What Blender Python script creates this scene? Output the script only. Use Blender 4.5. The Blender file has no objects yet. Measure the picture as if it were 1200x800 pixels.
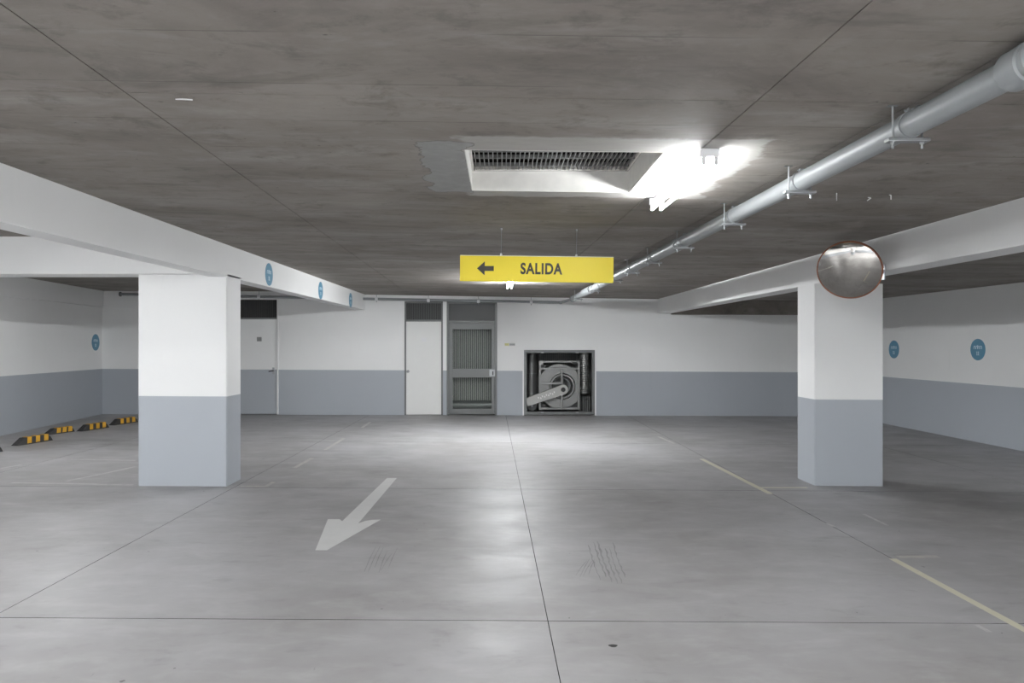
import bpy, bmesh, math, random
from mathutils import Vector, Matrix
random.seed(7)
S = bpy.context.scene
PI = math.pi
# ------------------------------------------------------------------ camera
F = 24.5 / 36 * 1200
VX, VY, CH = 585.0, 404.5, 1.5
cam = bpy.data.cameras.new('camera')
cam.lens = 24.5; cam.sensor_width = 36; cam.clip_start = .02; cam.clip_end = 200
cam.shift_x = (600 - VX) / 1200; cam.shift_y = (VY - 400) / 1200
co = bpy.data.objects.new('camera', cam); S.collection.objects.link(co)
co.location = (0, 0, CH); co.rotation_euler = (PI / 2, 0, 0); S.camera = co
# ------------------------------------------------------------------ world, exposure
W = bpy.data.worlds.new('world'); S.world = W; W.use_nodes = True
W.node_tree.nodes['Background'].inputs[0].default_value = (.05, .05, .055, 1)
W.node_tree.nodes['Background'].inputs[1].default_value = .2
S.view_settings.view_transform = 'Standard'; S.view_settings.look = 'None'
S.view_settings.exposure = 0.0; S.view_settings.gamma = 1; S.view_settings.use_curve_mapping = False
TUBE = 1480.0          # emission strength of the fluorescent tubes
# lamps: x, near end y, label ; every one is a batten with two tubes, those out of view added for brightness
LAMPS = [(1.06, 3.50, 'twin tube batten light on the ceiling right of the square vent opening', .085),
         (.17, 10.3, 'twin tube batten light on the ceiling far behind the yellow hanging sign', .7),
         (-5.6, 8.1, 'added twin tube fill light, unseen behind the left cross beam', .17),
         (-5.9, 2.2, 'added twin tube fill light, out of view over the left parking bay before the cross beam', .8),
         (-1.4, -1.9, 'added twin tube fill light on the ceiling just behind the viewpoint, left', 1.0),
         (1.6, -2.3, 'added twin tube fill light on the ceiling just behind the viewpoint, right', 1.0),
         (-.2, -5.0, 'added twin tube fill light on the ceiling far behind the viewpoint', 1.0),
         (-5.6, -3.6, 'added twin tube fill light over the left bay behind the viewpoint', 1.0),
         (5.8, -3.6, 'added twin tube fill light over the right bay behind the viewpoint', 1.0)]

# ------------------------------------------------------------------ helpers
def px(x, y, Z):
    return Vector(((x - VX) / F * Z, Z, CH + (VY - y) / F * Z))
def floor_z(X, Y=0): return -.006 * X
def ceil_z(X, Y): return 2.497 - .0137 * X + .003 * Y
def gnd(x, y):
    a = (x - VX) / F; b = (y - VY) / F      # z = CH - b*Z = -.006*a*Z
    Z = CH / (b - .006 * a)
    return Vector((a * Z, Z, floor_z(a * Z)))
BK0, BKS = 14.94, .03                        # back wall: Y = BK0 + BKS*X
BKA = math.atan(BKS)
def bw(x, y):                                # pixel on the back wall
    a = (x - VX) / F; Z = BK0 / (1 - BKS * a)
    return px(x, y, Z)
def bwy(X): return BK0 + BKS * X

def link(o):
    S.collection.objects.link(o); return o
def obj(name, bm, mats, parent=None, smooth=False, recalc=True):
    if recalc: bmesh.ops.recalc_face_normals(bm, faces=bm.faces)
    me = bpy.data.meshes.new(name); bm.to_mesh(me); bm.free()
    for m in (mats if isinstance(mats, (list, tuple)) else [mats]): me.materials.append(m)
    if smooth:
        for p in me.polygons: p.use_smooth = True
        me.set_sharp_from_angle(angle=math.radians(38))
    o = link(bpy.data.objects.new(name, me))
    if parent: o.parent = parent
    return o
def tag(o, label=None, cat=None, group=None, kind=None):
    if label: o['label'] = label
    if cat: o['category'] = cat
    if group: o['group'] = group
    if kind: o['kind'] = kind
    return o
def thing(name, label, cat, loc=(0, 0, 0), rz=0, group=None):
    o = link(bpy.data.objects.new(name, None)); o.location = loc; o.rotation_euler = (0, 0, rz)
    o.empty_display_size = .1
    return tag(o, label, cat, group)
def struct(name, bm, mats, parent=None, smooth=False):
    o = obj(name, bm, mats, parent, smooth)
    if not parent: o['kind'] = 'structure'
    return o
def box(bm, x0, x1, y0, y1, z0, z1, bev=0, mi=0, M=None):
    b = bmesh.new()
    vs = [b.verts.new(p) for p in [(x0,y0,z0),(x1,y0,z0),(x1,y1,z0),(x0,y1,z0),(x0,y0,z1),(x1,y0,z1),(x1,y1,z1),(x0,y1,z1)]]
    for f in ((3,2,1,0),(4,5,6,7),(0,1,5,4),(1,2,6,5),(2,3,7,6),(3,0,4,7)): b.faces.new([vs[i] for i in f])
    if bev: bmesh.ops.bevel(b, geom=b.edges[:], offset=bev, segments=2, profile=.5, affect='EDGES')
    join(bm, b, mi, M); return bm
def join(bm, b, mi=0, M=None):
    mp = {}
    for v in b.verts: mp[v] = bm.verts.new(M @ v.co if M else v.co)
    for f in b.faces:
        try:
            nf = bm.faces.new([mp[v] for v in f.verts]); nf.material_index = mi
        except ValueError: pass
    b.free()
def hexa(bm, pts, mi=0):                     # 4 bottom, 4 top points
    vs = [bm.verts.new(p) for p in pts]
    for f in ((3,2,1,0),(4,5,6,7),(0,1,5,4),(1,2,6,5),(2,3,7,6),(3,0,4,7)):
        nf = bm.faces.new([vs[i] for i in f]); nf.material_index = mi
def tube(bm, p0, p1, r0, r1=None, seg=16, caps=True, mi=0):
    p0, p1 = Vector(p0), Vector(p1); r1 = r0 if r1 is None else r1
    d = (p1 - p0).normalized(); a = d.orthogonal().normalized(); c = d.cross(a)
    A = []; B = []
    for i in range(seg):
        t = 2 * PI * i / seg; n = a * math.cos(t) + c * math.sin(t)
        A.append(bm.verts.new(p0 + n * r0)); B.append(bm.verts.new(p1 + n * r1))
    for i in range(seg):
        j = (i + 1) % seg; f = bm.faces.new((A[i], A[j], B[j], B[i])); f.material_index = mi
    if caps:
        bm.faces.new(A[::-1]).material_index = mi; bm.faces.new(B).material_index = mi
def lathe(bm, prof, p0, d, seg=32, mi=0):    # prof: (distance along d, radius)
    p0 = Vector(p0); d = Vector(d).normalized(); a = d.orthogonal().normalized(); c = d.cross(a)
    rings = []
    for s, r in prof:
        if r < 1e-6: rings.append([bm.verts.new(p0 + d * s)])
        else: rings.append([bm.verts.new(p0 + d * s + (a * math.cos(2*PI*i/seg) + c * math.sin(2*PI*i/seg)) * r) for i in range(seg)])
    for R, Q in zip(rings, rings[1:]):
        for i in range(seg):
            j = (i + 1) % seg
            if len(R) == 1 and len(Q) == 1: continue
            if len(R) == 1: f = bm.faces.new((R[0], Q[j], Q[i]))
            elif len(Q) == 1: f = bm.faces.new((R[i], R[j], Q[0]))
            else: f = bm.faces.new((R[i], R[j], Q[j], Q[i]))
            f.material_index = mi
def poly_prism(bm, pts, d, mi=0):            # polygon points extruded by vector d
    d = Vector(d); A = [bm.verts.new(p) for p in pts]; B = [bm.verts.new(Vector(p) + d) for p in pts]
    n = len(pts)
    bm.faces.new(A[::-1]).material_index = mi; bm.faces.new(B).material_index = mi
    for i in range(n): bm.faces.new((A[i], A[(i+1) % n], B[(i+1) % n], B[i])).material_index = mi
def grid_slab(us, vs, hole, fn, ext, matf=None):
    """sheet of cells fn(u,v) minus those hole(uc,vc), made thick by ext"""
    bm = bmesh.new(); P = {}
    def V(i, j):
        if (i, j) not in P: P[i, j] = bm.verts.new(fn(us[i], vs[j]))
        return P[i, j]
    for i in range(len(us) - 1):
        for j in range(len(vs) - 1):
            uc, vc = (us[i] + us[i+1]) / 2, (vs[j] + vs[j+1]) / 2
            if hole(uc, vc): continue
            f = bm.faces.new((V(i,j), V(i+1,j), V(i+1,j+1), V(i,j+1)))
            if matf: f.material_index = matf(uc, vc)
    r = bmesh.ops.extrude_face_region(bm, geom=bm.faces[:], use_keep_orig=True)
    for v in [g for g in r['geom'] if isinstance(g, bmesh.types.BMVert)]: v.co += Vector(ext)
    return bm

# ------------------------------------------------------------------ materials
def newmat(name):
    m = bpy.data.materials.new(name); m.use_nodes = True
    nt = m.node_tree; b = nt.nodes['Principled BSDF']; return m, nt, b
def nd(nt, t, **k):
    n = nt.nodes.new(t)
    for a, v in k.items(): setattr(n, a, v)
    return n
def coords(nt, scale=(1,1,1), rot=(0,0,0)):
    g = nd(nt, 'ShaderNodeNewGeometry'); mp = nd(nt, 'ShaderNodeMapping')
    mp.inputs['Scale'].default_value = scale; mp.inputs['Rotation'].default_value = rot
    nt.links.new(g.outputs['Position'], mp.inputs['Vector']); return mp.outputs[0]
def noise(nt, vec, scale, detail=4, rough=.55, dist=0):
    n = nd(nt, 'ShaderNodeTexNoise'); n.inputs['Scale'].default_value = scale
    n.inputs['Detail'].default_value = detail; n.inputs['Roughness'].default_value = rough
    n.inputs['Distortion'].default_value = dist
    nt.links.new(vec, n.inputs['Vector']); return n.outputs[0]
def ramp(nt, src, stops):
    r = nd(nt, 'ShaderNodeValToRGB'); e = r.color_ramp.elements
    while len(e) < len(stops): e.new(.5)
    for el, (p, c) in zip(e, stops):
        el.position = p; el.color = (c, c, c, 1) if isinstance(c, (int, float)) else (*c, 1)
    nt.links.new(src, r.inputs[0]); return r.outputs[0]
def mix(nt, a, b, fac, mode='MIX'):
    m = nd(nt, 'ShaderNodeMix', data_type='RGBA', blend_type=mode)
    for s, v in ((m.inputs[0], fac), (m.inputs[6], a), (m.inputs[7], b)):
        if hasattr(v, 'is_linked'): nt.links.new(v, s)
        elif isinstance(v, (int, float)): s.default_value = v
        else: s.default_value = (*v, 1)
    return m.outputs[2]
def mth(nt, op, a, b=0.0, c=None, clamp=False):
    m = nd(nt, 'ShaderNodeMath', operation=op); m.use_clamp = clamp
    for s, v in ((m.inputs[0], a), (m.inputs[1], b), (m.inputs[2], c)):
        if v is None: continue
        if hasattr(v, 'is_linked'): nt.links.new(v, s)
        else: s.default_value = v
    return m.outputs[0]
def bump(nt, b, h, strength=.2, dist=.01):
    n = nd(nt, 'ShaderNodeBump'); n.inputs['Strength'].default_value = strength; n.inputs['Distance'].default_value = dist
    nt.links.new(h, n.inputs['Height']); nt.links.new(n.outputs[0], b.inputs['Normal'])
def plain(name, col, rough=.5, metal=0, var=.06, vs=6, spec=.5):
    m, nt, b = newmat(name)
    v = noise(nt, coords(nt), vs, 3)
    c = mix(nt, tuple(x * (1 - var) for x in col), tuple(min(1, x * (1 + var)) for x in col), v)
    nt.links.new(c, b.inputs['Base Color']); b.inputs['Roughness'].default_value = rough
    b.inputs['Metallic'].default_value = metal; b.inputs['Specular IOR Level'].default_value = spec
    return m
def paint(name, col, rough=.55):
    m, nt, b = newmat(name)
    big = noise(nt, coords(nt), .9, 4, .6)
    st = noise(nt, coords(nt, (3, 3, .5)), 3, 5, .6)
    c = mix(nt, tuple(x * .95 for x in col), tuple(min(1, x * 1.03) for x in col), big)
    c = mix(nt, c, tuple(x * .86 for x in col), ramp(nt, st, [(.62, 0), (.85, .35)]))
    fl = noise(nt, coords(nt), 14, 5, .65)
    c = mix(nt, c, tuple(x * .6 for x in col), ramp(nt, fl, [(.73, 0), (.8, .5)]))
    nt.links.new(c, b.inputs['Base Color']); b.inputs['Roughness'].default_value = rough
    bump(nt, b, noise(nt, coords(nt), 60, 3), .08, .004)
    return m
M_white = paint('white_wall_paint', (.82, .82, .815), .5)
M_dado = paint('grey_dado_paint', (.385, .41, .445), .38)

def floor_mat():
    m, nt, b = newmat('polished_concrete')
    big = noise(nt, coords(nt, (1, 1, 1)), .55, 5, .6)
    mid = noise(nt, coords(nt, (1, 2.2, 1)), 2.2, 6, .65, .3)
    c = mix(nt, (.255, .246, .241), (.385, .381, .392), ramp(nt, big, [(.3, 0), (.7, 1)]))
    c = mix(nt, c, (.455, .452, .458), ramp(nt, mid, [(.5, 0), (.75, .45)]))
    c = mix(nt, c, (.17, .165, .16), ramp(nt, mid, [(.25, .5), (.42, 0)]))
    g = nd(nt, 'ShaderNodeNewGeometry'); sx = nd(nt, 'ShaderNodeSeparateXYZ'); nt.links.new(g.outputs['Position'], sx.inputs[0])
    sc = noise(nt, coords(nt, (7, 1.2, 1), (0, 0, .5)), 3, 4, .7)
    c = mix(nt, c, (.15, .148, .145), ramp(nt, sc, [(.70, 0), (.76, .35)]))
    sp = noise(nt, coords(nt), 17, 2, .5)
    c = mix(nt, c, (.07, .065, .06), ramp(nt, sp, [(.765, 0), (.79, .7)]))
    # traffic film of dust towards the rear half and the side bays
    nt.links.new(c, b.inputs['Base Color'])
    r = noise(nt, coords(nt, (1, 1.5, 1)), 1.6, 6, .7)
    nt.links.new(ramp(nt, r, [(.3, .36), (.7, .58)]), b.inputs['Roughness'])
    b.inputs['Specular IOR Level'].default_value = .5
    bump(nt, b, noise(nt, coords(nt), 35, 4), .04, .003)
    return m
M_floor = floor_mat()
def ceil_mat(name='board_marked_concrete', patch=True):
    m, nt, b = newmat(name)
    g = nd(nt, 'ShaderNodeNewGeometry'); sx = nd(nt, 'ShaderNodeSeparateXYZ'); nt.links.new(g.outputs['Position'], sx.inputs[0])
    X, Y = sx.outputs[0], sx.outputs[1]
    big = noise(nt, coords(nt, (.6, 1.0, 1)), 1.1, 7, .65, .5)
    streak = noise(nt, coords(nt, (.55, 1.9, 1)), 1.5, 8, .68, .5)
    c = mix(nt, (.175, .154, .137), (.275, .250, .226), ramp(nt, big, [(.34, 0), (.62, 1)]))
    c = mix(nt, c, (.37, .35, .325), ramp(nt, streak, [(.52, 0), (.72, .7)]))
    blot = noise(nt, coords(nt, (1, 1.2, 1)), 5, 7, .7, .3)
    c = mix(nt, c, (.10, .088, .078), ramp(nt, blot, [(.3, .55), (.46, 0)]))
    c = mix(nt, c, (.36, .345, .33), ramp(nt, blot, [(.58, 0), (.8, .4)]))
    c = mix(nt, c, (.12, .108, .097), ramp(nt, streak, [(.28, .8), (.45, 0)]))
    # boards: each board its own tone, a fine line at each joint
    yb = mth(nt, 'DIVIDE', Y, .45); fb = mth(nt, 'FLOOR', yb)
    wn = nd(nt, 'ShaderNodeTexWhiteNoise', noise_dimensions='1D'); nt.links.new(fb, wn.inputs['W'])
    c = mix(nt, c, mix(nt, (.80, .79, .78), (1.1, 1.1, 1.1), wn.outputs[0]), .45, 'MULTIPLY')
    fr = mth(nt, 'FRACT', yb)
    ln = mth(nt, 'LESS_THAN', fr, .014)
    brk = ramp(nt, noise(nt, coords(nt, (.7, 2, 1)), 2, 3), [(.45, 0), (.55, 1)])
    c = mix(nt, c, (.08, .07, .06), mth(nt, 'MULTIPLY', mth(nt, 'MULTIPLY', ln, brk), .55))
    pit = noise(nt, coords(nt, (.6, 1, 1)), 20, 3, .6)
    c = mix(nt, c, (.05, .045, .04), ramp(nt, pit, [(.72, 0), (.76, .7)]))
    hgt = mix(nt, streak, noise(nt, coords(nt, (.6, 1.4, 1)), 11, 6, .7), .5)
    if patch:
        wob = mth(nt, 'MULTIPLY', mth(nt, 'SUBTRACT', noise(nt, coords(nt), 7, 4), .5), .22)
        def rect(x0, x1, y0, y1, soft):
            xx = mth(nt, 'ADD', X, wob); yy = mth(nt, 'ADD', Y, mth(nt, 'MULTIPLY', wob, .5))
            dx = mth(nt, 'SUBTRACT', mth(nt, 'ABSOLUTE', mth(nt, 'SUBTRACT', xx, (x0+x1)/2)), (x1-x0)/2)
            dy = mth(nt, 'SUBTRACT', mth(nt, 'ABSOLUTE', mth(nt, 'SUBTRACT', yy, (y0+y1)/2)), (y1-y0)/2)
            d = mth(nt, 'MAXIMUM', dx, dy)
            return mth(nt, 'SUBTRACT', 1, mth(nt, 'DIVIDE', mth(nt, 'ADD', d, soft), soft * 2), clamp=True)
        r1 = rect(-.2, 1.35, 3.36, 4.72, .015)
        plaster = mix(nt, (.36, .35, .33), (.50, .49, .465), noise(nt, coords(nt, (1, 3, 1)), 6, 5))
        c = mix(nt, c, plaster, mth(nt, 'MULTIPLY', r1, .75))
        r2 = rect(-.43, -.17, 3.46, 4.62, .008)
        mort = mix(nt, (.21, .213, .21), (.38, .385, .38), noise(nt, coords(nt), 9, 6, .7))
        c = mix(nt, c, mort, mth(nt, 'MULTIPLY', r2, .85))
        c = mix(nt, c, (.09, .085, .08), ramp(nt, r2, [(.05, 0), (.3, .6), (.6, .5), (.9, 0)]))
    nt.links.new(c, b.inputs['Base Color']); b.inputs['Roughness'].default_value = .75
    bump(nt, b, hgt, .35, .012)
    return m
M_ceil = ceil_mat(); M_conc = ceil_mat('raw_concrete_dark', False)
M_gap = plain('dark_joint', (.035, .032, .03), .9)
M_plaster = plain('rough_white_plaster', (.66, .645, .61), .8, 0, .12, 14)
M_galv = plain('galvanised_pipe_paint', (.27, .285, .29), .45, .1, .06, 8)
M_galvd = plain('zinc_steel', (.36, .37, .38), .35, .8, .1, 20)
M_dark = plain('black_metal', (.03, .03, .03), .5)
M_steel = plain('grey_painted_steel', (.17, .175, .175), .45, .2)
M_steeld = plain('dark_steel_panel', (.075, .077, .077), .45)
M_steel2 = plain('mid_grey_sheet_steel', (.26, .262, .258), .4, .5)
M_alu = plain('bright_aluminium_duct', (.72, .72, .71), .28, .95, .05)
M_guard = plain('pale_grey_guard_paint', (.44, .44, .425), .5)
M_door = plain('white_door_paint', (.76, .76, .745), .45, 0, .02)
M_plastic = plain('white_plastic', (.75, .75, .76), .4)
M_yel = plain('sign_yellow', (.97, .77, .028), .42, 0, .02)
M_ink = plain('sign_black', (.035, .03, .022), .5)
M_signedge = plain('sign_edge_cream', (.85, .82, .66), .4)
M_blue = plain('sticker_blue', (.11, .28, .41), .45, 0, .05)
M_bluewhite = plain('sticker_lettering', (.62, .76, .83), .45)
M_rubber = plain('black_rubber', (.028, .027, .027), .7)
M_stripe = plain('wheel_stop_yellow', (.58, .31, .02), .6, 0, .3)
M_orange = plain('mirror_rim_orange', (.24, .085, .04), .5, 0, .3)
M_brown = plain('mirror_back_brown', (.10, .045, .028), .6)
M_lime = plain('pale_yellow_label', (.62, .60, .28), .6)
m, nt, b = newmat('convex_mirror'); b.inputs['Base Color'].default_value = (.56, .54, .51, 1)
b.inputs['Metallic'].default_value = 1; b.inputs['Roughness'].default_value = .045
nt.links.new(ramp(nt, noise(nt, coords(nt), 5, 3), [(.3, .03), (.7, .09)]), b.inputs['Roughness']); M_mirror = m
m, nt, b = newmat('clear_door_glass'); b.inputs['Base Color'].default_value = (.12, .13, .13, 1); b.inputs['Roughness'].default_value = .12
tr = nd(nt, 'ShaderNodeBsdfTransparent'); tr.inputs[0].default_value = (.86, .88, .87, 1)
mx = nd(nt, 'ShaderNodeMixShader'); mx.inputs[0].default_value = .88
nt.links.new(b.outputs[0], mx.inputs[1]); nt.links.new(tr.outputs[0], mx.inputs[2]); nt.links.new(mx.outputs[0], nt.nodes['Material Output'].inputs[0]); M_glass = m
def emit(name, s):
    m, nt, b = newmat(name); b.inputs['Base Color'].default_value = (.9, .9, .9, 1)
    b.inputs['Emission Color'].default_value = (.96, .985, 1, 1); b.inputs['Emission Strength'].default_value = s; return m
def worn(name, col, lo, hi, scale=9, amax=1):
    m, nt, b = newmat(name); b.inputs['Roughness'].default_value = .5
    v = noise(nt, coords(nt), scale, 6, .7)
    top = mix(nt, tuple(x * .85 for x in col), col, v)
    base = mix(nt, (.30, .295, .292), (.395, .39, .396), noise(nt, coords(nt, (1, 2.2, 1)), 2.2, 6, .65, .3))
    mask = ramp(nt, noise(nt, coords(nt, (1, 1, 1), (0, 0, .3)), scale * 1.3, 6, .75), [(lo, 0), (hi, amax)])
    nt.links.new(mix(nt, base, top, mask), b.inputs['Base Color']); b.inputs['Roughness'].default_value = .42
    return m
M_arrow = worn('worn_white_floor_paint', (.68, .68, .67), .22, .36)
M_lineY = worn('worn_yellow_floor_paint', (.64, .62, .48), .24, .40, 12)
M_lineF = worn('faded_floor_paint', (.62, .60, .50), .36, .75, 10, .8)
M_lineW = worn('faded_white_floor_paint', (.66, .66, .64), .36, .75, 10, .8)
M_scuff = worn('tyre_rubber_smear', (.17, .17, .17), .25, .75, 6, .85)
M_scuff.node_tree.nodes['Principled BSDF'].inputs['Roughness'].default_value = .7

# ------------------------------------------------------------------ floor: base and slabs between saw cuts
XMIN, XMAX, YMIN, YMAX = -9.2, 8.3, -6.2, 15.6
bm = bmesh.new()
hexa(bm, [(XMIN, YMIN, floor_z(XMIN) - .3), (XMAX, YMIN, floor_z(XMAX) - .3), (XMAX, YMAX, floor_z(XMAX) - .3), (XMIN, YMAX, floor_z(XMIN) - .3),
          (XMIN, YMIN, floor_z(XMIN) - .012), (XMAX, YMIN, floor_z(XMAX) - .012), (XMAX, YMAX, floor_z(XMAX) - .012), (XMIN, YMAX, floor_z(XMIN) - .012)])
floor = struct('floor', bm, M_gap)
XJ = [lambda y: -9.2, lambda y: -5.75, lambda y: -2.77, lambda y: .307 - .011 * y, lambda y: 2.81 - .003 * y, lambda y: 5.8, lambda y: 8.3]
YJ = [-6.2, -3.1, .35, 3.80, 7.28, 10.75, 15.6]
g = .0022
for i in range(len(XJ) - 1):
    for j in range(len(YJ) - 1):
        y0, y1 = YJ[j] + g, YJ[j+1] - g
        y0 += .0008; y1 -= .0008
        P = [(XJ[i](y0) + g, y0), (XJ[i+1](y0) - g, y0), (XJ[i+1](y1) - g, y1), (XJ[i](y1) + g, y1)]
        bm = bmesh.new()
        hexa(bm, [(x, y, floor_z(x) - .0121) for x, y in P] + [(x, y, floor_z(x)) for x, y in P])
        bm.faces.ensure_lookup_table()
        for k_, f_ in enumerate(bm.faces): f_.material_index = 0 if k_ == 1 else 1   # top face; dirty joint sides
        obj('floor_slab', bm, [M_floor, M_gap], floor)

# ------------------------------------------------------------------ ceiling with the square opening
HX0, HX1, HY0, HY1 = -.182, .848, 3.60, 4.565
def inhole(x, y): return HX0 < x < HX1 and HY0 < y < HY1
NX0, NX1 = -3.06, 3.70
bm = grid_slab([NX0, HX0 - .03, HX1 + .03, 8.3], [YMIN, HY0 - .03, HY1 + .03, YMAX], inhole, lambda x, y: (x, y, ceil_z(x, y) + .010), (0, 0, .24))
ceiling = struct('ceiling', bm, M_gap)
CX = [lambda y: NX0, lambda y: -1.43 - .031 * y, lambda y: 1.13 - .03 * y, lambda y: 1.785 - .036 * y, lambda y: NX1 - .02]
CY = [-6.2, -3.4, -.9, 1.0, 2.83, 4.62, 6.85, 9.0, 11.2, 13.3, 15.6]
g = .0026
for i in range(len(CX) - 1):
    for j in range(len(CY) - 1):
        y0, y1 = CY[j] + g, CY[j+1] - g
        xa = lambda y: CX[i](y) + g
        xb = lambda y: CX[i+1](y) - g
        vs = [y0] + ([HY0, HY1] if (i == 1 and j == 4) else []) + [y1]
        vs = [v for v in vs if y0 <= v <= y1]
        if i == 1 and j == 4:
            us = [0, 1, 2, 3]
            def fn(u, y):
                x = [xa(y), HX0, HX1, xb(y)][int(u)]
                return (x, y, ceil_z(x, y))
            bm = grid_slab(us, vs, lambda u, v: 1 < u < 2 and HY0 < v < HY1, fn, (0, 0, .0101))
        else:
            def fn(u, y):
                x = xa(y) + (xb(y) - xa(y)) * u
                return (x, y, ceil_z(x, y))
            bm = grid_slab([0, 1], vs, lambda u, v: False, fn, (0, 0, .0101))
        obj('ceiling_panel', bm, M_ceil, ceiling)
# right bay ceiling panels
for j in range(len(CY) - 1):
    for x0, x1 in ((3.68, 5.9), (5.9, 8.3)):
        bm = grid_slab([x0 + g, x1 - g], [CY[j] + g, CY[j+1] - g], lambda u, v: False, lambda x, y: (x, y, ceil_z(x, y)), (0, 0, .0101))
        obj('ceiling_panel', bm, M_conc, ceiling)
# left bay ceiling, cast a little higher
bm = bmesh.new(); box(bm, XMIN, NX0 - .01, YMIN, YMAX, 2.645, 2.9)
struct('ceiling_left_bay', bm, M_conc)

# ------------------------------------------------------------------ opening lining and grille
t = .035
bm = bmesh.new()
ZT = 2.642
k = .004
for (x0, x1, y0, y1) in ((HX0 - t, HX0 + k, HY0 - t, HY1 + t), (HX1 - k, HX1 + t, HY0 - t, HY1 + t), (HX0 + k, HX1 - k, HY0 - t, HY0 + k), (HX0 + k, HX1 - k, HY1 - k, HY1 + t)):
    lo = [(x, y, ceil_z(x, y) + (-.001 if HX0 - .001 < x < HX1 + .001 and HY0 - .001 < y < HY1 + .001 else .006)) for x, y in ((x0, y0), (x1, y0), (x1, y1), (x0, y1))]
    hexa(bm, lo + [(x, y, 2.640) for x, y in ((x0, y0), (x1, y0), (x1, y1), (x0, y1))])
struct('trim_1', bm, M_plaster)
bm = bmesh.new()
for (x0, x1, y0, y1) in ((HX0 - t, HX0 + k, HY0 - t, HY1 + t), (HX1 - k, HX1 + t, HY0 - t, HY1 + t), (HX0 + k, HX1 - k, HY0 - t, HY0 + k), (HX0 + k, HX1 - k, HY1 - k, HY1 + t)):
    box(bm, x0, x1, y0, y1, 2.6405, 3.2)
struct('shaft_lining', bm, M_gap)  # near-black colour stands in for the unlit void above the grille
vent = thing('vent_grille', 'square metal bar grille set inside the opening in the concrete ceiling', 'grille', (HX0, HY0, ZT))
bm = bmesh.new(); wx, wy = HX1 - HX0, HY1 - HY0
for (x0, x1, y0, y1) in ((0, .02, 0, wy), (wx - .02, wx, 0, wy), (.02, wx - .02, 0, .02), (.02, wx - .02, wy - .02, wy)):
    box(bm, x0 + .002, x1 - .002, y0 + .002, y1 - .002, 0, .03, .002)
obj('frame', bm, M_plaster, vent)
n = 36; sl = None
for k in range(n):
    x = .02 + (wx - .04) * (k + .5) / n
    if sl is None:
        bm = bmesh.new(); box(bm, -.0025, .0025, .022, wy - .022, .001, .022)
        sl = obj('slat', bm, M_steel2, vent); sl.location = (x, 0, 0)
    else:
        c = sl.copy(); link(c); c.parent = vent; c.location = (x, 0, 0)
for yy in (.16, .33, .51, .655, .84):
    bm = bmesh.new(); box(bm, .021, wx - .021, yy - .003, yy + .003, -.003, .022); obj('cross_bar', bm, M_steel2, vent)
bm = bmesh.new(); box(bm, HX0 - .3, HX1 + .3, HY0 - .3, HY1 + .3, 3.2, 3.25); struct('shaft_cover', bm, M_gap)  # cap in the same dark colour, painted as unlit void

# ------------------------------------------------------------------ walls
def dado(h): return 1 if h < .955 else 0
def wall_strip(p0, p1, ext, h1=2.9, ds=0.0):
    """straight wall from p0 to p1 (x,y), thick by ext"""
    p0, p1 = Vector(p0), Vector(p1)
    def fn(u, v):
        p = p0 + (p1 - p0) * u
        return (p.x, p.y, v + floor_z(p.x))
    return grid_slab([0, 1], [-.05, .955 + ds, h1], lambda u, v: False, fn, ext, lambda u, v: dado(v - ds))
def bwmap(u, v): return (u, bwy(u), v - .006 * u)
# holes on the back wall in wall coordinates (u0,u1,v0,v1)
def bwr(x0, y0, x1, y1):
    a = bw(x0, y1); b_ = bw(x1, y0); s = .003 * (a.x + b_.x)
    return (a.x, b_.x, a.z + s, b_.z + s)
D1 = bwr(266, 349, 326.5, 486); D2 = bwr(474, 353, 519, 486); D3 = bwr(523.5, 353, 582.5, 486); FN = bwr(614, 410, 697, 487)
D1 = (D1[0], D1[1], -.05, D1[3]); D2 = (D2[0], D2[1], -.05, D2[3]); D3 = (D3[0], D3[1], -.05, D3[3]); FN = (FN[0], FN[1], -.05, FN[3])
holes = [D1, D2, D3, FN]
us = sorted({-9.3, 8.4} | {h[0] for h in holes} | {h[1] for h in holes})
vs = sorted({-.05, .955, 2.95} | {h[3] for h in holes})
bm = grid_slab(us, vs, lambda u, v: any(h[0] < u < h[1] and v < h[3] for h in holes), bwmap, (0, .2, 0), lambda u, v: dado(v))
struct('wall_back', bm, [M_white, M_dado])
# left wall, slightly splayed
LW0, LW1 = (-7.72, 8.6), (-8.37, 14.72)
sl_ = (LW1[0] - LW0[0]) / (LW1[1] - LW0[1])
def lwx(y): return LW0[0] + sl_ * (y - LW0[1])
LW = [(-8.0 - .108 * (y - 11.2)) for y in (0,)]
def lwx(y): return -8.0 - .106 * (y - 11.2) if y > 9 else -7.767
bm = wall_strip((lwx(9), 9), (lwx(15.0), 15.0), (-.2, 0, 0)); struct('wall_left', bm, [M_white, M_dado])
bm = wall_strip((lwx(8.9), -6.2), (lwx(8.9), 9.0), (-.2, 0, 0)); struct('wall_left_front', bm, [M_white, M_dado])
RX = 7.72
bm = wall_strip((7.86, -6.2), (RX - .13, 15.3), (.2, 0, 0), ds=-.03); struct('wall_right', bm, [M_white, M_dado])
def rwx(y): return 7.86 + (RX - .13 - 7.86) * (y + 6.2) / 21.5
bm = wall_strip((-9.2, -6.0), (8.3, -6.0), (0, -.2, 0)); struct('wall_front', bm, [M_white, M_dado])
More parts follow.
